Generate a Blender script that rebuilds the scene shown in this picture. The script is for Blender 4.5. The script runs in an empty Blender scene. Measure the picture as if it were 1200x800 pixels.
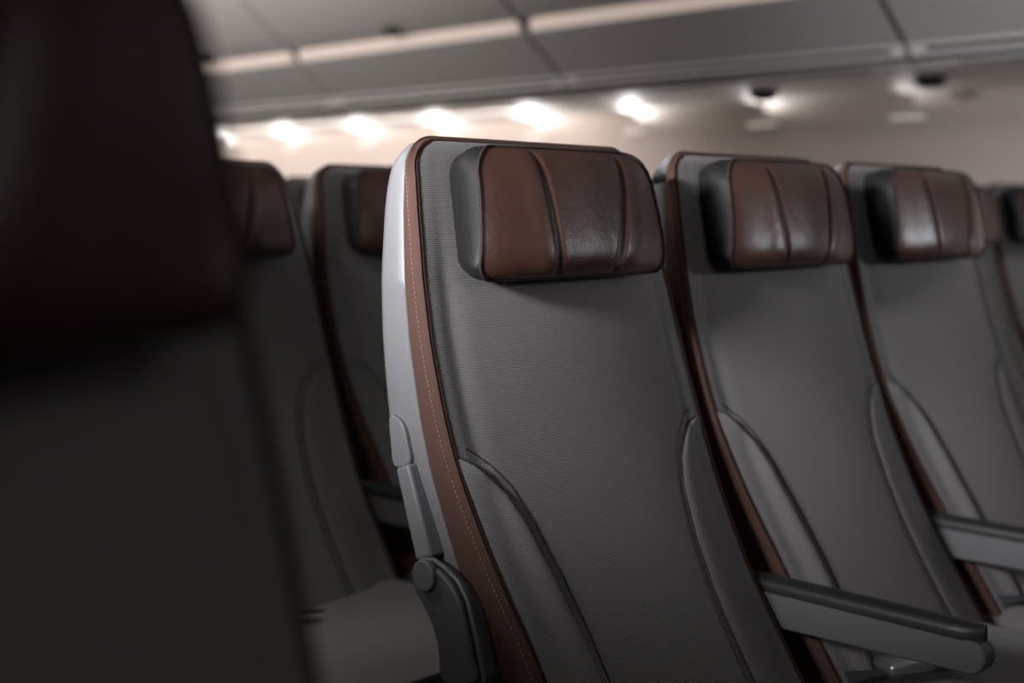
import bpy, bmesh, math, random
import numpy as np
from mathutils import Vector, Matrix
random.seed(4)
S = bpy.context.scene
COL = S.collection

# ------------------------------------------------------------------ camera
ZC = 1.10
a, p, r = math.radians(44.3), math.radians(5.8), math.radians(0.3)
d0 = Vector((-math.sin(a), math.cos(a), 0)); R0 = Vector((math.cos(a), math.sin(a), 0)); UP = Vector((0, 0, 1))
d = d0*math.cos(p) - UP*math.sin(p); u = d0*math.sin(p) + UP*math.cos(p)
Rv = R0*math.cos(r) + u*math.sin(r); Uv = u*math.cos(r) - R0*math.sin(r)
cd = bpy.data.cameras.new('camera'); cam = bpy.data.objects.new('camera', cd); COL.objects.link(cam)
M = Matrix((Rv, Uv, -d)).transposed().to_4x4(); M.translation = (0, 0, ZC)
cam.matrix_world = M
cd.sensor_width = 36; cd.lens = 1500/1200*36; cd.clip_start = 0.05
cd.dof.use_dof = True; cd.dof.focus_distance = 1.53; cd.dof.aperture_fstop = 2.1
S.camera = cam

# ------------------------------------------------------------------ world, exposure, lights
S.view_settings.view_transform = 'Standard'; S.view_settings.look = 'None'
S.view_settings.gamma = 1; S.view_settings.use_curve_mapping = False
S.view_settings.exposure = -0.18
W = bpy.data.worlds.new('cabin_air'); S.world = W; W.use_nodes = True
W.node_tree.nodes['Background'].inputs[0].default_value = (.5, .5, .55, 1)
W.node_tree.nodes['Background'].inputs[1].default_value = .05

def area(name, loc, aim, sx, sy, power, color=(1, 1, 1), spread=180):
    l = bpy.data.lights.new(name, 'AREA'); l.shape = 'RECTANGLE'; l.size = sx; l.size_y = sy
    l.energy = power*1.7; l.color = color; l.spread = math.radians(spread)
    o = bpy.data.objects.new(name, l); COL.objects.link(o); o.location = loc
    dv = Vector(aim).normalized()
    z = -dv; x = Vector((1, 0, 0)) if abs(z.x) < .9 else Vector((0, 1, 0)); x = (x - z*x.dot(z)).normalized(); y = z.cross(x)
    mm = Matrix((x, y, z)).transposed().to_4x4(); mm.translation = loc; o.matrix_world = mm
    return o
area('near_aisle_ceiling_light', (-2.5, .35, 2.12), (.05, .42, -1), 1.6, .3, 10, (1, .96, .92))
area('near_side_reading_light', (-1.0, -.66, 1.52), (.0, 1, -.10), .45, .2, 5.4, (.97, .97, 1), 44)  # unseen fill added in mid-air to light the seats from the side
area('far_aisle_ceiling_light', (-5.6, 2.30, 2.14), (0, .6, -1), 4.2, .3, 36, (1, .94, .89))
area('far_sidewall_wash', (-6.1, 4.12, 1.535), (0, .75, -.66), 4.6, .05, 20, (1, .91, .85))  # added strip with no fixture, brightens the side wall
area('forward_cabin_light', (1.9, 4.3, 1.55), (-1, -.55, .19), .9, .30, 6.6, (.93, .96, 1), 56)  # unseen fill placed ahead for the sheen on the headrests
area('forward_ceiling_light', (1.2, .6, 2.12), (-.5, 0, -1), 1.2, 1.6, 2.9, (1, .97, .94))  # soft fill added overhead to lift the seat fronts
area('forward_aisle_light', (1.9, .75, 1.75), (-1, .12, .06), .5, .3, .6, (1, .95, .91), 44)  # narrow fill added ahead to brighten the headrest band

# ------------------------------------------------------------------ materials
def mat(name, color, rough=.5, bump=None, spec=.5, var=0, sheen=0, emit=None, metal=0, coat=0):
    m = bpy.data.materials.new(name); m.use_nodes = True
    nt = m.node_tree; b = nt.nodes['Principled BSDF']
    b.inputs['Base Color'].default_value = (*color, 1); b.inputs['Roughness'].default_value = rough
    b.inputs['Specular IOR Level'].default_value = spec; b.inputs['Metallic'].default_value = metal
    if sheen: b.inputs['Sheen Weight'].default_value = sheen
    if coat: b.inputs['Coat Weight'].default_value = coat
    if emit:
        b.inputs['Emission Color'].default_value = (*emit[0], 1); b.inputs['Emission Strength'].default_value = emit[1]
    tc = nt.nodes.new('ShaderNodeTexCoord')
    hs = []
    for kind, scale, dist in (bump or []):
        if kind == 'noise':
            t = nt.nodes.new('ShaderNodeTexNoise'); t.inputs['Scale'].default_value = scale; t.inputs['Detail'].default_value = 4
            out = t.outputs['Fac']
        elif kind == 'voronoi':
            t = nt.nodes.new('ShaderNodeTexVoronoi'); t.inputs['Scale'].default_value = scale; t.feature = 'DISTANCE_TO_EDGE'
            out = t.outputs['Distance']
        else:
            t = nt.nodes.new('ShaderNodeTexWave'); t.bands_direction = kind[-1].upper(); t.inputs['Scale'].default_value = scale
            t.inputs['Distortion'].default_value = .15; t.inputs['Detail Scale'].default_value = 60
            out = t.outputs['Fac']
        nt.links.new(tc.outputs['Object'], t.inputs['Vector'])
        hs.append((out, dist))
    prev = None
    for out, dist in hs:
        bp = nt.nodes.new('ShaderNodeBump'); bp.inputs['Distance'].default_value = dist; bp.inputs['Strength'].default_value = 1
        nt.links.new(out, bp.inputs['Height'])
        if prev: nt.links.new(prev.outputs[0], bp.inputs['Normal'])
        prev = bp
    if prev: nt.links.new(prev.outputs[0], b.inputs['Normal'])
    if var:
        n = nt.nodes.new('ShaderNodeTexNoise'); n.inputs['Scale'].default_value = 9; n.inputs['Detail'].default_value = 5
        nt.links.new(tc.outputs['Object'], n.inputs['Vector'])
        mx = nt.nodes.new('ShaderNodeMix'); mx.data_type = 'RGBA'
        mx.inputs[6].default_value = (*[c*(1-var) for c in color], 1); mx.inputs[7].default_value = (*[min(1, c*(1+var)) for c in color], 1)
        nt.links.new(n.outputs['Fac'], mx.inputs[0]); nt.links.new(mx.outputs[2], b.inputs['Base Color'])
    return m

def fabric_mat(axis='Z'):
    m = mat('ribbed_grey_fabric_'+axis.lower(), (.15, .142, .14), .62, [('noise', 900, .0004)], .35, 0, .15)
    nt = m.node_tree; b = nt.nodes['Principled BSDF']
    tc = [n for n in nt.nodes if n.type == 'TEX_COORD'][0]
    w = nt.nodes.new('ShaderNodeTexWave'); w.bands_direction = axis; w.inputs['Scale'].default_value = 135
    w.inputs['Distortion'].default_value = .4; w.inputs['Detail Scale'].default_value = 20
    w2 = nt.nodes.new('ShaderNodeTexWave'); w2.bands_direction = 'Y'; w2.inputs['Scale'].default_value = 120
    for x in (w, w2): nt.links.new(tc.outputs['Object'], x.inputs['Vector'])
    mul = nt.nodes.new('ShaderNodeMath'); mul.operation = 'MULTIPLY_ADD'; mul.inputs[1].default_value = .25
    nt.links.new(w2.outputs['Fac'], mul.inputs[0]); nt.links.new(w.outputs['Fac'], mul.inputs[2])
    bp = nt.nodes.new('ShaderNodeBump'); bp.inputs['Distance'].default_value = .0008
    nt.links.new(mul.outputs[0], bp.inputs['Height'])
    old = [n for n in nt.nodes if n.type == 'BUMP' and n != bp][0]
    nt.links.new(old.outputs[0], bp.inputs['Normal']); nt.links.new(bp.outputs[0], b.inputs['Normal'])
    mx = nt.nodes.new('ShaderNodeMix'); mx.data_type = 'RGBA'
    mx.inputs[6].default_value = (.14, .131, .131, 1); mx.inputs[7].default_value = (.31, .291, .292, 1)
    nt.links.new(w.outputs['Fac'], mx.inputs[0]); nt.links.new(mx.outputs[2], b.inputs['Base Color'])
    return m
FAB = fabric_mat(); FABC = fabric_mat('X')
LEA = mat('brown_leather', (.062, .028, .021), .31, [('noise', 60, .0007), ('voronoi', 420, .0002)], .5, .18)
SIDE = mat('black_leather', (.012, .0115, .0115), .5, [('voronoi', 380, .0003)], .25)
TRIM = mat('brown_suede_trim', (.085, .042, .031), .75, [('noise', 500, .0006)], .3, .12)
THR = mat('tan_thread', (.30, .15, .10), .7)
PIPE = mat('dark_piping', (.035, .022, .02), .8, spec=.2)
SHELL = mat('light_grey_plastic', (.20, .202, .208), .42, [('noise', 260, .0003)], .4)
PAN = mat('armrest_grey_plastic', (.125, .125, .127), .45, [('noise', 300, .0002)], .4)
BRK = mat('bracket_grey_plastic', (.085, .085, .088), .45)
SEAM = mat('dark_grey_seam_thread', (.045, .043, .042), .8, spec=.2)
BLK = mat('black_plastic', (.02, .02, .021), .45, [('noise', 300, .0002)])
MET = mat('brushed_metal', (.55, .55, .56), .35, metal=.9)
WEB = mat('belt_webbing', (.05, .05, .055), .8, [('wave_y', 300, .0004)])
BIN = mat('bin_grey_panel', (.50, .475, .465), .5, [('noise', 120, .0002)])
BINR = mat('bin_rail_plastic', (.62, .59, .58), .45)
GAP = mat('dark_gasket', (.035, .033, .033), .7)
PSU = mat('service_panel_white', (.78, .75, .73), .6, spec=.25)
WALL = mat('sidewall_beige', (.72, .63, .58), .55, [('noise', 80, .0003)])
CEIL = mat('ceiling_panel', (.5, .49, .48), .6)
CARP = mat('dark_carpet', (.03, .03, .033), .95, [('noise', 400, .002)], .2, .3)
STRIP = mat('warm_light_strip', (.7, .6, .55), .5, emit=((1, .80, .70), .37))
LENS = mat('white_lamp_lens', (.9, .9, .9), .4, emit=((1, .97, .93), .35))  # glowing lens of the added wash lamps
BULK = mat('bulkhead_grey', (.3, .29, .29), .6)

# ------------------------------------------------------------------ mesh helpers
def obj(name, verts, faces, m, parent=None, smooth=True, kind=None):
    me = bpy.data.meshes.new(name); me.from_pydata([tuple(map(float, v)) for v in verts], [], [tuple(f) for f in faces]); me.update()
    bm = bmesh.new(); bm.from_mesh(me); bmesh.ops.recalc_face_normals(bm, faces=bm.faces); bm.to_mesh(me); bm.free()
    me.materials.append(m)
    if smooth:
        me.polygons.foreach_set('use_smooth', [True]*len(me.polygons))
        try: me.set_sharp_from_angle(angle=math.radians(45))
        except Exception: pass
    o = bpy.data.objects.new(name, me); COL.objects.link(o)
    if parent: o.parent = parent
    if kind: o['kind'] = kind
    return o
class MB:
    def __init__(s): s.v = []; s.f = []
    def grid(s, rows, close_u=False, close_v=False):
        n = len(s.v); R_ = len(rows); C_ = len(rows[0])
        for row in rows: s.v += [tuple(x) for x in row]
        for i in range(R_ if close_u else R_-1):
            for j in range(C_ if close_v else C_-1):
                i2 = (i+1) % R_; j2 = (j+1) % C_
                s.f.append((n+i*C_+j, n+i*C_+j2, n+i2*C_+j2, n+i2*C_+j))
        return s
    def poly(s, pts):
        n = len(s.v); s.v += [tuple(x) for x in pts]; s.f.append(tuple(range(n, n+len(pts)))); return s
    def prism(s, a_, b_):            # two matching loops + caps
        n = len(a_); k = len(s.v); s.v += [tuple(x) for x in a_] + [tuple(x) for x in b_]
        s.f.append(tuple(range(k, k+n))); s.f.append(tuple(range(k+2*n-1, k+n-1, -1)))
        for i in range(n): s.f.append((k+i, k+(i+1) % n, k+n+(i+1) % n, k+n+i))
        return s
    def tube(s, pts, rad, seg=6, cap=True):
        pts = [Vector(q) for q in pts]; rows = []
        for i, q in enumerate(pts):
            t = (pts[min(i+1, len(pts)-1)] - pts[max(i-1, 0)]).normalized()
            ref = Vector((0, 0, 1)) if abs(t.z) < .8 else Vector((1, 0, 0))
            x = t.cross(ref).normalized(); y = t.cross(x)
            rows.append([q + x*rad*math.cos(2*math.pi*k/seg) + y*rad*math.sin(2*math.pi*k/seg) for k in range(seg)])
        s.grid(rows, close_v=True)
        if cap: s.poly(rows[0]); s.poly(rows[-1])
        return s
    def rbox(s, c, size, r_=.01, seg=3):   # rounded box via superellipse-like corner mapping
        bm = bmesh.new(); bmesh.ops.create_cube(bm, size=1)
        for v in bm.verts: v.co = Vector((v.co.x*size[0], v.co.y*size[1], v.co.z*size[2]))
        bmesh.ops.bevel(bm, geom=list(bm.edges), offset=r_, segments=seg, profile=.5, affect='EDGES')
        bm.verts.index_update(); n = len(s.v)
        s.v += [tuple(v.co + Vector(c)) for v in bm.verts]
        s.f += [tuple(n+v.index for v in f.verts) for f in bm.faces]; bm.free(); return s
    def obj(s, name, m, parent=None, **k): return obj(name, s.v, s.f, m, parent, **k)
def bevel(o, w, seg=2):
    b = o.modifiers.new('bevel', 'BEVEL'); b.width = w; b.segments = seg; b.limit_method = 'ANGLE'; b.angle_limit = math.radians(40); return o
def empty(name, loc, label, cat, group=None):
    o = bpy.data.objects.new(name, None); o.empty_display_size = .1; COL.objects.link(o); o.location = loc
    o['label'] = label; o['category'] = cat
    if group: o['group'] = group
    return o
def copy_tree(o, parent=None):
    c = o.copy(); COL.objects.link(c)
    if parent: c.parent = parent
    for ch in list(o.children): copy_tree(ch, c)
    return c

# ------------------------------------------------------------------ the cabin shell
def extrude_profile(name, prof, x0, x1, m, parent=None, kind=None, nx=2):
    mb = MB(); mb.grid([[(x, y, z) for (y, z) in prof] for x in np.linspace(x0, x1, nx)])
    return mb.obj(name, m, parent, kind=kind)
def slab(name, x0, x1, y0, y1, z0, z1, m, parent=None, kind='structure'):
    mb = MB(); mb.prism([(x0, y0, z0), (x1, y0, z0), (x1, y1, z0), (x0, y1, z0)], [(x0, y0, z1), (x1, y0, z1), (x1, y1, z1), (x0, y1, z1)])
    return mb.obj(name, m, parent, kind=kind, smooth=False)
XA, XF = -9.6, 2.6
slab('floor', XA-.1, XF+.1, -2.5, 5.0, -.08, 0, CARP)
wp = [(4.72, 0), (4.78, .35), (4.80, .7), (4.775, 1.0), (4.71, 1.25), (4.62, 1.42), (4.535, 1.515), (4.50, 1.548)]
wpo = [(y+.06, z) for y, z in wp]
def wall_mesh(name, pr, pro, m):
    mb = MB()
    loop = lambda x: [(x, y, z) for y, z in pr] + [(x, y, z) for y, z in reversed(pro)]
    mb.prism(loop(XA), loop(XF)); return mb.obj(name, m, kind='structure')
wall_mesh('wall_far', wp, wpo, WALL)
mir = lambda q: [(2.335 - y, z) for y, z in q]
wall_mesh('wall_near', mir(wp) + [(-2.17, 2.3)], mir(wpo) + [(-2.25, 2.3)], WALL)
slab('ceiling', XA-.1, XF+.1, -2.5, 5.0, 2.25, 2.33, CEIL)
slab('wall_aft', XA-.06, XA, -2.5, 5.0, 0, 2.3, BULK)
slab('wall_forward', XF, XF+.06, -2.5, 5.0, 0, 2.3, BULK)

# ------------------------------------------------------------------ overhead bins along the far side
BL = 1.42; SEAM0 = -3.35
DOORP = [(3.02, 2.20), (3.10, 2.10), (3.20, 2.005), (3.30, 1.925), (3.378, 1.864), (3.436, 1.825), (3.478, 1.803)]
BUCK = [(3.492, 1.762), (3.55, 1.718), (3.608, 1.677), (3.655, 1.642), (3.688, 1.618)]
def closed_prof(mb, prof, depth, x0, x1):
    n = [(y+depth*.72, z+depth*.69) for y, z in prof]
    lp = lambda x: [(x, y, z) for y, z in prof] + [(x, y, z) for y, z in reversed(n)]
    mb.prism(lp(x0), lp(x1))
def make_bin():
    g = .009
    t = empty('overhead_bin', (0, 0, 0), '', 'overhead bin', 'overhead bins along the far side')
    mb = MB(); closed_prof(mb, BUCK, .012, g, BL-g); bevel(mb.obj('bucket', BIN, t), .003)
    mb = MB(); closed_prof(mb, DOORP, .014, g, BL-g); bevel(mb.obj('door', BIN, t), .004)
    # strip given its own glow: rounded-ended bar in the groove between door and bucket
    mb = MB(); pts = []
    c = Vector((0, 3.488, 1.781)); tz = Vector((0, -.62, .785)); nrm = Vector((0, -.785, -.62))
    h = .021
    loop = []
    for k in range(9): ang = -math.pi/2 + math.pi*k/8; loop.append((BL-.03-h+h*math.cos(ang), h*math.sin(ang)))
    for k in range(9): ang = math.pi/2 + math.pi*k/8; loop.append((.03+h+h*math.cos(ang), h*math.sin(ang)))
    A = [Vector((x, c.y, c.z)) + tz*hh + nrm*.004 for x, hh in loop]; B = [q - nrm*.02 for q in A]
    mb.prism(A, B); mb.obj('light_strip', STRIP, t)
    mb = MB(); lp = Vector((BL*.52, 3.420, 1.824))
    mb.rbox((0, 0, 0), (.085, .034, .026), .008); 
    q = Matrix.Rotation(math.radians(-35), 4, 'X'); mb.v = [tuple(q @ Vector(v) + lp) for v in mb.v]
    la = mb.obj('latch', BLK, t)
    # inner carcass behind the gaps
    mb = MB(); pr = [(3.05, 2.20), (3.515, 1.80), (3.512, 1.775), (3.71, 1.63), (4.3, 1.63), (4.3, 2.2)]
    mb.prism([(0.001, y, z) for y, z in pr], [(BL-.001, y, z) for y, z in pr]); mb.obj('carcass', GAP, t, smooth=False)
    return t
def make_service():
    t = empty('service_panel', (0, 0, 0), '', 'service panel', 'service panels under the bins')
    for z0, z1, y in ((1.606, 1.619, 3.692), (1.579, 1.592, 3.712)):
        mb = MB(); lp = [(y+.02, z0), (y+.003, z0), (y, (z0+z1)/2), (y+.003, z1), (y+.02, z1)]
        mb.prism([(.006, yy, zz) for yy, zz in lp], [(BL-.006, yy, zz) for yy, zz in lp]); mb.obj('rail', BINR, t)
    mb = MB(); lp = [(3.715, 1.628), (3.73, 1.565), (4.0, 1.57), (4.0, 1.628)]
    mb.prism([(.002, yy, zz) for yy, zz in lp], [(BL-.002, yy, zz) for yy, zz in lp]); mb.obj('channel', GAP, t, smooth=False)
    mb = MB(); lp = [(3.735, 1.565), (3.745, 1.556), (3.9, 1.553), (4.2, 1.550), (4.51, 1.545), (4.52, 1.565), (4.2, 1.568)]
    mb.prism([(.006, yy, zz) for yy, zz in lp], [(BL-.006, yy, zz) for yy, zz in lp]); mb.obj('underside', PSU, t)
    mb = MB(); mb.rbox((BL/2, 3.768, 1.5545), (BL-.30, .035, .006), .002); mb.obj('air_slot', GAP, t)
    for sgn, xx in ((1, .0), (-1, BL)):
        mb = MB(); x1 = xx+sgn*.01; x2 = xx+sgn*.075
        A = [(x1, 3.705, 1.60), (x2-sgn*.02, 3.705, 1.60), (x2, 3.80, 1.545), (x1, 3.80, 1.545)]
        mb.prism(A, [(x, y+.004, z+.012) for x, y, z in A]); bevel(mb.obj('joint_bracket', PSU, t), .002)
    return t
b0 = make_bin(); s0 = make_service()
bin_lab = {-1: 'overhead bin whose light strip ends at upper left behind the nearest seat', 0: 'overhead bin with the whole light strip and latch in view, left of centre',
           1: 'overhead bin above the sharp seat, its strip running out of the top edge', 2: 'dim overhead bin at the upper right, its strip out of view',
           -2: 'farthest visible overhead bin, small beside the blurred dark headrest'}
ser_lab = {-1: 'service panel under the bins at far left, two bright patches on it', 0: 'brightly lit service panel under the bins, left of the sharp seat top',
           1: 'service panel under the bins above the sharp headrest, with a bright oval patch', 2: 'dim service panel under the bins at the upper right',
           -2: 'farthest service panel under the bins beside the dark headrest'}
for i, k in enumerate((-1, 0, 1, 2, -2)):
    for proto, lab in ((b0, bin_lab), (s0, ser_lab)):
        o = proto if i == 0 else copy_tree(proto)
        o.location = (SEAM0 + (k-1)*BL, 0, 0); o['label'] = lab[k]

# added lamps on the side wall, standing in for window daylight on the panel above
def make_added_wash(x, power, label, y=4.525):
    t = empty('sidewall_light', (x, y, 1.462), label, 'lamp', 'wash lights at the top of the side wall')
    mb = MB(); mb.rbox((0, .074, -.005), (.14, .05, .007), .003); mb.obj('housing', WALL, t)
    mb = MB(); mb.rbox((0, .053, .001), (.13, .016, .006), .0025); mb.obj('lens', LENS, t)
    l = bpy.data.lights.new('wash', 'SPOT'); l.energy = power*1.7; l.color = (1, .97, .94); l.spot_size = math.radians(96); l.spot_blend = 1; l.shadow_soft_size = .02
    o = bpy.data.objects.new('wash_light', l); COL.objects.link(o); o.parent = t; o.location = (0.0, .0, .006)
    o.rotation_euler = Vector((.82, -.52, .15)).to_track_quat('-Z', 'Y').to_euler()
LX = [(-6.75, 5), (-6.05, 7), (-5.35, 6), (-4.72, 7), (-4.05, 8), (-3.42, 6), (-2.75, 3.5), (-2.1, .9)]
ll = ['wash light beside the blurred dark headrest, leftmost of the row', 'wash light second from the blurred dark headrest', 'wash light third from the blurred dark headrest',
      'wash light just left of the sharp seat top', 'wash light just above the sharp seat top corner', 'wash light above the sharp headrest', 'wash light above the second headrest of the row', 'dim wash light at the upper right of the wall']
for (x, pw), lb in zip(LX, ll): make_added_wash(x-.27, pw, lb)
# dark round reading light pods under the panel
def make_pod(x, y, label):
    t = empty('reading_light', (x, y, 1.552), label, 'reading light', 'reading lights under the service panels')
    mb = MB(); rows = []
    for rr, z in ((.0, 0), (.05, 0), (.055, -.008), (.048, -.026), (.032, -.034), (.030, -.026), (0.0, -.022)):
        rows.append([(rr*math.cos(2*math.pi*k/20), rr*math.sin(2*math.pi*k/20), z) for k in range(20)])
    mb.grid(rows, close_v=True); mb.obj('pod', BLK, t)
    mb = MB(); mb.grid([[(rr*math.cos(2*math.pi*k/16), rr*math.sin(2*math.pi*k/16), z) for k in range(16)] for rr, z in ((.031, -.0335), (.034, -.037), (.029, -.036))], close_v=True)
    mb.obj('rim_ring', MET, t)
make_pod(-2.72, 4.12, 'small dark reading light pod above the second headrest of the row')
make_pod(-2.02, 4.05, 'small dark reading light pod under the panel at upper right')

# ------------------------------------------------------------------ the passenger seat (local origin on the floor; x forward)
Ed = np.array([(1.185,-.122),(1.146,-.121),(1.087,-.114),(1.018,-.105),(.93,-.090),(.853,-.066),(.797,-.040),(.723,-.005),(.673,.028),(.598,.080),(.52,.130),(.45,.175)])
Sd = np.array([(1.181,-.133),(1.132,-.139),(1.047,-.136),(.967,-.132),(.867,-.113),(.771,-.08),(.705,-.051),(.596,0.0),(.5,.045),(.45,.07)])
Bd = np.array([(1.181,-.139),(1.157,-.170),(1.11,-.180),(1.066,-.185),(.963,-.187),(.871,-.178),(.779,-.156),(.691,-.126),(.596,-.09),(.5,-.05),(.45,-.03)])
HWT = np.array([(.4,.216),(.62,.218),(.72,.228),(.80,.235),(.86,.236),(.95,.234),(1.02,.229),(1.1,.218),(1.15,.208),(1.185,.199)])
taper = lambda z: float(np.interp(z, HWT[:, 0], HWT[:, 1]))
for T in (Ed, Sd, Bd):
    for row in T: row[1] = (row[1]-1.0)*(1.225-taper(row[0]))/.989 + 1.0
pE = np.polyfit(Ed[:, 0], Ed[:, 1], 4); pS = np.polyfit(Sd[:, 0], Sd[:, 1], 4); pB = np.polyfit(Bd[2:, 0], Bd[2:, 1], 3)
fE = lambda z: float(np.polyval(pE, z)); fS = lambda z: float(np.polyval(pS, z))
def fB(z):
    b = float(np.polyval(pB, min(z, 1.19)))
    if z > 1.12: k = min(1, (z-1.12)/.061); b = b + (fS(1.181)-.004 - b)*(1-math.sqrt(max(0, 1-k*k)))
    return b
HW, ZT, CR, ZB = .236, 1.185, .032, .44
def half(z, hw=HW, zt=ZT, cr=CR):
    hw = hw - HW + taper(z)
    if z <= zt-cr: return hw
    q = min(cr, z-(zt-cr)); return hw - (cr - math.sqrt(max(0, cr*cr-q*q)))
def gauss(x, c, w): return math.exp(-((x-c)/w)**2)
def front(y, z):                      # cushion front surface
    s = max(-1, min(1, y/half(z)))
    amp = .35 + .65/(1+math.exp((z-1.03)/.03))
    edge = (1-abs(s)**14)
    x = fE(z) - .004 + .004*edge
    x += .024*max(0, 1-(abs(s)/.86)**2)*max(0, amp-.2)/.8 - .003*gauss(abs(s), .85, .05)*max(0, amp-.35)/.65
    x += .006*gauss(z, .68, .12)*(1-s*s)
    return x
WB = np.array([(.45,.080),(.52,.083),(.6,.084),(.68,.082),(.74,.074),(.775,.060),(.798,.040),(.812,.018),(.818,.002)])
wb = lambda z: float(np.interp(z, WB[:, 0], WB[:, 1]))
def outline(off=0, n_side=40):
    pts = []
    zs = np.linspace(ZB, ZT-CR, n_side); w = taper(ZT)
    for z in zs: pts.append((-taper(z)-off, z))
    for k in range(1, 9): t = math.pi/2*k/8; pts.append((-(taper(ZT-CR+CR*math.sin(t))-CR) - (CR+off)*math.cos(t), ZT-CR+(CR+off)*math.sin(t)))
    for y in np.linspace(-(w-CR), w-CR, 14)[1:]: pts.append((y, ZT+off))
    for k in range(1, 9): t = math.pi/2*(1-k/8); pts.append(((taper(ZT-CR+CR*math.sin(t))-CR) + (CR+off)*math.cos(t), ZT-CR+(CR+off)*math.sin(t)))
    for z in zs[::-1][1:]: pts.append((taper(z)+off, z))
    return pts
def make_seat(aisle=False, fghead=False):
    t = empty('passenger_seat', (0, 0, 0), '', 'airplane seat', 'passenger seats')
    # back cushion
    mb = MB(); rows = []
    zz = list(np.linspace(ZB, ZT-CR, 70)) + [ZT-CR+CR*math.sin(math.pi/2*k/8) for k in range(1, 9)]
    ss = np.sign(np.linspace(-1, 1, 61))*(1-(1-np.abs(np.linspace(-1, 1, 61)))**1.5)
    for z in zz:
        h = half(z) - .001
        row = [(fE(z)-.03, -h, z)] + [(front(s*h, z), s*h, z) for s in ss] + [(fE(z)-.03, h, z)]
        rows.append(row)
    mb.grid(rows); mb.poly([(fE(z)-.03, half(z)-.001, z) for z in zz] + [(fE(z)-.03, -half(z)+.001, z) for z in reversed(zz)])
    mb.poly(rows[-1]); mb.poly(rows[0]); mb.obj('back_cushion', FAB, t)
    # side bolsters with their arched seams
    for sg in (-1, 1):
        mb = MB(); rows = []
        for z in list(np.linspace(.445, .74, 26)) + list(np.linspace(.75, .817, 18)):
            w = wb(z); row = []; w *= (.82 if sg < 0 else 1.4)
            for q in (0, .1, .2, .3, .4, .5, .6, .7, .77, .84, .89, .93, .96, .98, 1):
                y = sg*(taper(z)-.002-w*q)
                bul = (.018 if sg < 0 else .007)*q**1.3*(1-q**9)*min(1, w/.03) + .001 if 0 < q < 1 else -.002
                row.append((front(y, z)+bul, y, z))
            rows.append(row)
        mb.grid(rows); mb.obj('side_bolster', FAB, t)
        mb = MB()
        zs = list(np.linspace(.446, .77, 22)) + list(np.linspace(.777, .817, 14))
        ws = (.82 if sg < 0 else 1.4)
        mb.tube([(front(sg*(taper(z)-.002-wb(z)*ws), z)+.0008, sg*(taper(z)-.002-wb(z)*ws), z) for z in zs], .0017)
        zs2 = [z for z in zs]; 
        pts = []
        for z in zs2:
            w = wb(z)*ws+.012; zz_ = z+.010*max(0, (z-.74)/.08); y = sg*(taper(z)-.002-w)
            pts.append((front(y, zz_)+.0002, y, zz_))
        mb.tube(pts, .0011, 5); mb.obj('seam_piping', SEAM, t)
    # brown trim around the edge
    o0 = outline(-.002); o1 = outline(.002); o2 = outline(.006); o3 = outline(.006); rows = []
    for q0, q1, q2 in zip(o0, o1, o2):
        z = min(q0[1], 1.185)
        e, sx = fE(z), fS(z)
        rows.append([(e-.010, q0[0], q0[1]), (e-.0035, q0[0]*.997, q0[1]-.001), (e-.002, q1[0], q1[1]), (e-.007, q2[0], q2[1]),
                     ((e+sx)/2, q2[0]+.0015*np.sign(q2[0]), q2[1]), (sx+.002, q2[0], q2[1]), (sx-.003, q0[0], q0[1])])
    mb = MB(); mb.grid(rows); tr = mb.obj('side_trim', TRIM, t)
    mb = MB(); mb.tube([(fE(min(z, 1.185))-.0035, y*.995, z-(.0010 if z > 1.17 else 0)) for y, z in o0], .0020); mb.obj('edge_piping', PIPE, tr)
    # stitches run beside the edge
    mb = MB(); acc = 0; st = []
    for sg in (-1, 1):
        z = .46
        while z < 1.15:
            z2 = z+.0034; e = [fE(k)-.0118 for k in (z, z2)]; y = sg*(taper(z)+.0072)
            mb.rbox((0, 0, 0), (.0014, .0012, .0036), .0004, 1)
            n = 24
            dx = e[1]-e[0]
            mb.v[-24:] = [(vx+(e[0]+e[1])/2+vz/.0034*dx, vy+y, vz+(z+z2)/2) for vx, vy, vz in mb.v[-24:]]
            z += .0056
    mb.obj('stitching', THR, tr)['kind'] = 'stuff'
    # plastic shell behind
    mb = MB(); rows = []
    for z in list(np.linspace(.50, 1.12, 50)) + [1.12+.061*math.sin(math.pi/2*k/10) for k in range(1, 11)]:
        h = half(z, HW+.004, 1.187, CR); sx, bx = fS(z)-.001, fB(z)
        if z < .62:                      # narrows to the arm at its foot
            k = (.62-z)/.12; bx = bx + (sx-.02-bx)*k*.6
        dep = .03*min(1, max(.05, (1.181-z)/.05)); half_r = min(.014, abs(sx-bx)*.6)
        L = [(sx, -h+.002), (sx-.002, -h), (bx+half_r, -h), (bx+half_r*.3, -h+half_r*.3), (bx, -h+half_r), (bx-dep*.6, -h+.06), (bx-dep, -h+.13)]
        row = [(x, y, z) for x, y in L] + [(x, -y, z) for x, y in reversed(L)]
        rows.append(row)
    mb.grid(rows); mb.poly(rows[-1]); mb.poly(rows[0]); sh = mb.obj('back_shell', SHELL, t)
    # headrest
    hr = None
    hw, z0, z1 = (.192 if fghead else .175), 1.020, 1.177
    TAP, RT = .018, .036
    tilt = lambda z: -.038*(z-z0)/(z1-z0)
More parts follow.
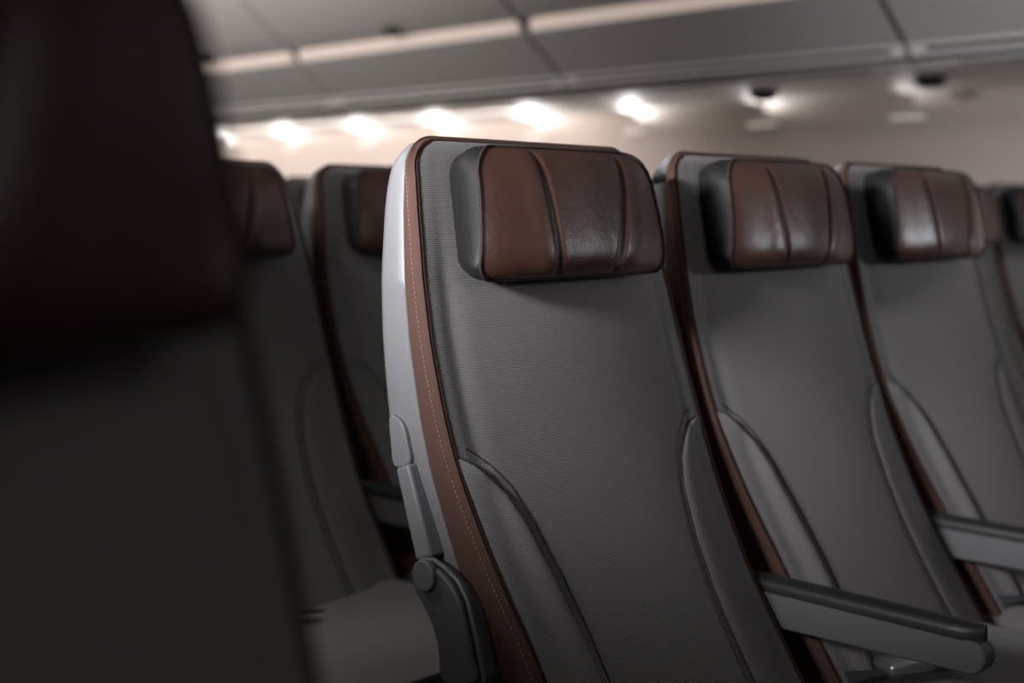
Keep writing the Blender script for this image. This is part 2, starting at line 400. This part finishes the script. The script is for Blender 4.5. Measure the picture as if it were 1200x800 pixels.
    def hout(k, scale=0):              # rounded-rectangle outline, k in 0..1 -> list
        pts = []
        for (cx, cz, rr, a0) in ((hw-.008-.034, z1-.034, .034, 0), (-(hw-.008)+.030, z1-.030, .030, 90), (-hw+.022, z0+.022, .022, 180), (hw-.022, z0+.022, .022, 270)):
            for j in range(9):
                an = math.radians(a0+90*j/8); pts.append((cx+(rr+scale)*math.cos(an), cz+(rr+scale)*math.sin(an)))
        out = []
        n = len(pts)
        for i in range(n):              # subdivide the long edges
            p0, p1 = pts[i], pts[(i+1) % n]; L_ = math.hypot(p1[0]-p0[0], p1[1]-p0[1]); m_ = max(1, int(L_/.012))
            for j in range(m_): out.append((p0[0]+(p1[0]-p0[0])*j/m_, p0[1]+(p1[1]-p0[1])*j/m_))
        return out
    XP, XC, XBk = -.062, -.034, -.104
    def s1(z): q = (z-z0)/(z1-z0); return -.061 - .008*q
    def s2(z): q = (z-z0)/(z1-z0); return .042 + .050*q**.9
    def hx(y, z):
        s = min(1, abs(y)/hw); q = (z-z0)/(z1-z0)*2-1
        x = tilt(z) + XC + .004 - .165*math.sqrt(max(0, abs(y)-.055)**2+.0004) - .009*s**8 - .020*(1-(1-abs(q)**4)**.5) - .004*q*q
        d1, d2 = y-s1(z), y-s2(z)
        fade = (1-abs(q)**8)
        x -= fade*(.006*math.exp(-(d1/.0055)**2) + .006*math.exp(-(d2/.0055)**2))
        x += fade*.004*(math.exp(-((d1+.018)/.018)**2)*.6 + math.exp(-((y-(s1(z)+s2(z))/2)/.05)**2) + math.exp(-((d2-.03)/.03)**2))
        return x
    xb = XBk
    o = hout(0); mb = MB(); cy, cz = 0, (z0+z1)/2
    # fine grid in y,z clipped to the rounded rectangle by remapping rows
    rows = []; N = 150
    def hh(z):
        h = hw - TAP*max(0, (z-z0)/(z1-z0))
        rr = RT
        if z > z1-rr: q = z-(z1-rr); h -= rr-math.sqrt(max(0, rr*rr-q*q))
        if z < z0+.022: q = (z0+.022)-z; h -= .022-math.sqrt(max(0, .022**2-q*q))
        return h
    zs = z0 + (z1-z0)*(.5-.5*np.cos(np.linspace(0, math.pi, 64)))
    for z in zs:
        h = hh(z); rows.append([(hx(y, z), y, z) for y in h*np.sin(np.linspace(-math.pi/2, math.pi/2, N))*.15 + h*np.linspace(-1, 1, N)*.85])
    mb.grid(rows); hr = mb.obj('headrest', LEA, t)
    rim = [(rows[i][0][1], zs[i]) for i in range(len(zs))] + [(rows[-1][j][1], zs[-1]) for j in range(6, N-6, 6)] + [(rows[i][-1][1], zs[i]) for i in range(len(zs)-1, -1, -1)] + [(rows[0][j][1], zs[0]) for j in range(N-7, 5, -6)]
    c0 = (0, (z0+z1)/2)
    def ring(x, k): return [(x+tilt(z), y*k, c0[1]+(z-c0[1])*k) for y, z in rim]
    mb = MB(); mb.grid([[(hx(y, z)-.001, y, z) for y, z in rim], ring(XP-.006, 1.015), ring((XP+XBk)/2, 1.018), ring(XBk+.01, .995), ring(XBk, .96), ring(XBk-.012, .93)], close_v=True)
    mb.poly(ring(XBk-.012, .93)); mb.obj('side_padding', SIDE, hr)
    mb = MB(); rp = [(hx(y, z)+.0005, y*1.004, c0[1]+(z-c0[1])*1.01) for y, z in rim]; mb.tube(rp+[rp[0]], .0022); mb.obj('piping', PIPE, hr)
    hr.location = (.0, 0 if fghead else -.011, .03 if fghead else 0)
    # seat cushion with a rolled front edge
    mb = MB(); rows = []
    prof = [(.10,.36),(.10,.44),(.13,.462),(.22,.462),(.34,.472),(.43,.478),(.49,.468),(.52,.44),(.525,.40),(.51,.37),(.48,.36)]
    for s in np.linspace(-1, 1, 25):
        sh_ = (1-abs(s)**10); y = s*(HW-.008)
        rows.append([(x-(.008*(1-sh_) if x > .4 else 0), y, .36+(z-.36)*(.86+.14*sh_) - .010*(1-s*s)*(1 if z > .45 else 0)) for x, z in prof])
    mb.grid(rows, close_v=True); mb.poly(rows[0]); mb.poly(rows[-1]); mb.obj('seat_cushion', FABC, t)
    # under structure
    mb = MB(); mb.rbox((.28, 0, .345), (.44, .45, .03), .008); mb.rbox((-.03, 0, .40), (.05, .42, .10), .01)
    mb.prism([(-.02, sg*.222, .34) for sg in (-1, 1)] + [(-.02, sg*.210, .52) for sg in (1, -1)], [(.12, sg*.222, .34) for sg in (-1, 1)] + [(.12, sg*.222, .44) for sg in (1, -1)])
    mb.obj('seat_frame', BLK, t)
    for x0, x1 in ((.44, .48), (.08, -.02)):
        mb = MB(); mb.prism([(x0-.025, -.02, .34), (x0+.025, -.02, .34), (x0+.025, .02, .34), (x0-.025, .02, .34)], [(x1-.03, -.02, 0), (x1+.03, -.02, 0), (x1+.03, .02, 0), (x1-.03, .02, 0)])
        bevel(mb.obj('leg', BRK, t, smooth=False), .005)
    # seat belt lying on the cushion
    mb = MB(); pts = [(.13,-.215,.46),(.16,-.19,.474),(.19,-.15,.474),(.215,-.09,.470),(.23,-.03,.468)]
    rows = [[(x-.02, y-.012, z), (x+.02, y+.012, z), (x+.02, y+.012, z+.003), (x-.02, y-.012, z+.003)] for x, y, z in pts]
    mb.grid(rows, close_v=True); mb.poly(rows[0]); mb.poly(rows[-1]); sb = mb.obj('seat_belt', WEB, t)
    mb = MB(); mb.rbox((0, 0, 0), (.045, .075, .018), .006); q = Matrix.Rotation(math.radians(-25), 4, 'Z'); mb.v = [tuple(q @ Vector(v)+Vector((.195, -.13, .484))) for v in mb.v]
    mb.obj('buckle', MET, sb)
    return t
def make_armrest(t, sg=1):
    y0 = sg*.2440; w = .0160
    def side_loop(pts, rad_front): return pts
    prof = [(.030, .590), (.352, .590)]
    for k in range(9): an = math.pi/2 - math.pi*k/8; prof.append((.352+.020*math.cos(an), .569+.021*math.sin(an)))
    prof += [(.06, .542), (.042, .548)]
    mb = MB(); mb.prism([(x, y0-w, z) for x, z in prof], [(x, y0+w, z) for x, z in prof]); ar = bevel(mb.obj('armrest', PAN, t), .003)
    mb = MB(); top = []
    xs = np.linspace(-.01, .365, 20); rows = []
    for x in xs:
        ww = (w+.001)*(1 if x < .34 else math.sqrt(max(.05, 1-((x-.34)/.0255)**2)))
        row = [(x, y0+ww*c, .589+hh_) for c, hh_ in ((-1, .0), (-1.02, .008), (-.9, .015), (-.5, .019), (0, .020), (.5, .019), (.9, .015), (1.02, .008), (1, .0))]
        rows.append(row)
    mb.grid(rows, close_v=True); mb.poly(rows[0]); mb.poly(rows[-1]); mb.obj('armrest_pad', BLK, ar)
    mb = MB(); mb.rbox((-.03, y0, .560), (.13, .030, .055), .012); mb.obj('armrest_hinge', BLK, ar)
def plate(name, pts, y0, y1, m, t, bv=.003):
    mb = MB(); mb.prism([(x, y0, z) for x, z in pts], [(x, y1, z) for x, z in pts]); return bevel(mb.obj(name, m, t), bv, 3)
def unproj(px, Y):
    k = d + Rv*((px[0]-600)/1500) + Uv*((400-px[1])/1500); s_ = Y/k.y; return (k.x*s_+1.0, ZC+k.z*s_)
def smooth_loop(pts, n=4):
    out = []; m_ = len(pts)
    for i in range(m_):
        p0, p1, p2, p3 = [np.array(pts[(i+j-1) % m_]) for j in range(4)]
        for k in range(n):
            q = k/n; out.append(tuple(.5*((2*p1)+(-p0+p2)*q+(2*p0-5*p1+4*p2-p3)*q*q+(-p0+3*p1-3*p2+p3)*q**3)))
    return out
def add_aisle_side(t):
    yo = -HW-.004
    Yw = 1.225+yo
    U = lambda L, dy: [unproj(q, Yw+dy) for q in L]
    plate('latch_cover', smooth_loop(U([(457,488),(466,489),(474,500),(479,522),(481,543),(463,546),(459,520)], -.004), 3), yo+.03, yo-.006, SHELL, t, .002)
    plate('side_cover', U([(466,549),(481,543),(508,652),(490,657)], -.008), yo+.03, yo-.012, SHELL, t, .004)
    bk = plate('arm_bracket', smooth_loop(U([(487,660),(500,659),(515,669),(529,684),(540,706),(548,738),(556,775),(560,800),(520,800),(512,750),(498,712),(486,690)], -.012), 4), yo+.034, yo-.014, BRK, t, .004)
    cx, cz = unproj((495, 675), Yw-.02)
    plate('pivot_cap', [(cx+.0185*math.cos(k*math.pi/16), cz+.0185*math.sin(k*math.pi/16)) for k in range(32)], yo-.010, yo-.020, PAN, bk, .002)
    edge = [unproj(q, Yw-.018) for q in [(488,657),(502,657),(516,667),(531,682),(542,704),(550,737),(558,775),(562,800)]]
    mb = MB(); mb.tube([(x, yo-.010, z) for x, z in edge], .003); mb.obj('bracket_edge', PAN, bk)
def add_hook(t):
    mb = MB(); mb.tube([(-.150, -HW-.002, 1.150), (-.156, -HW-.016, 1.146), (-.160, -HW-.024, 1.138), (-.160, -HW-.026, 1.128)], .006, 8)
    mb.obj('coat_hook', BLK, t)

proto = make_seat()
make_armrest(proto)
CY = 1.225; DY = .507; PITCH = .84
spots = [ # name offset dx, dy, label
 (0, 0, 'sharp grey and brown airplane seat with white side shell in the centre'),
 (0, DY, 'airplane seat right beside the sharp one, second of the front row'),
 (0, .998, 'airplane seat third in the row from the sharp seat, shiny brown headrest'),
 (-PITCH, 0, 'blurred seat directly behind the sharp seat, its right half showing beside the dark nearest seat'),
 (-PITCH-.005, DY-.006, 'blurred seat behind the sharp seat with a white shell edge and brown headrest'),
 (-2*PITCH, 2*DY, 'small dark seat showing in the narrow gap between the two blurred seats'),
 (-.47, 2.145, 'far seat with a bright pale headrest across the other aisle'),
 (-.47, 2.145+DY, 'far seat with a black-sided headrest at the right edge of view'),
]
base = proto
for i, (dx, dy, lab) in enumerate(spots):
    o = base if i == 0 else copy_tree(base)
    o.location = (-1.0+dx, CY+dy, 0); o['label'] = lab
    spots[i] = o
add_aisle_side(spots[0]); add_hook(spots[1])
fg = make_seat(fghead=True)
fg.location = (-1.0+.63-.042, CY-1.117, 0); fg.rotation_euler = (0, math.radians(2.1), 0); fg['label'] = 'large out-of-focus dark seat filling the left side, nearest of all'
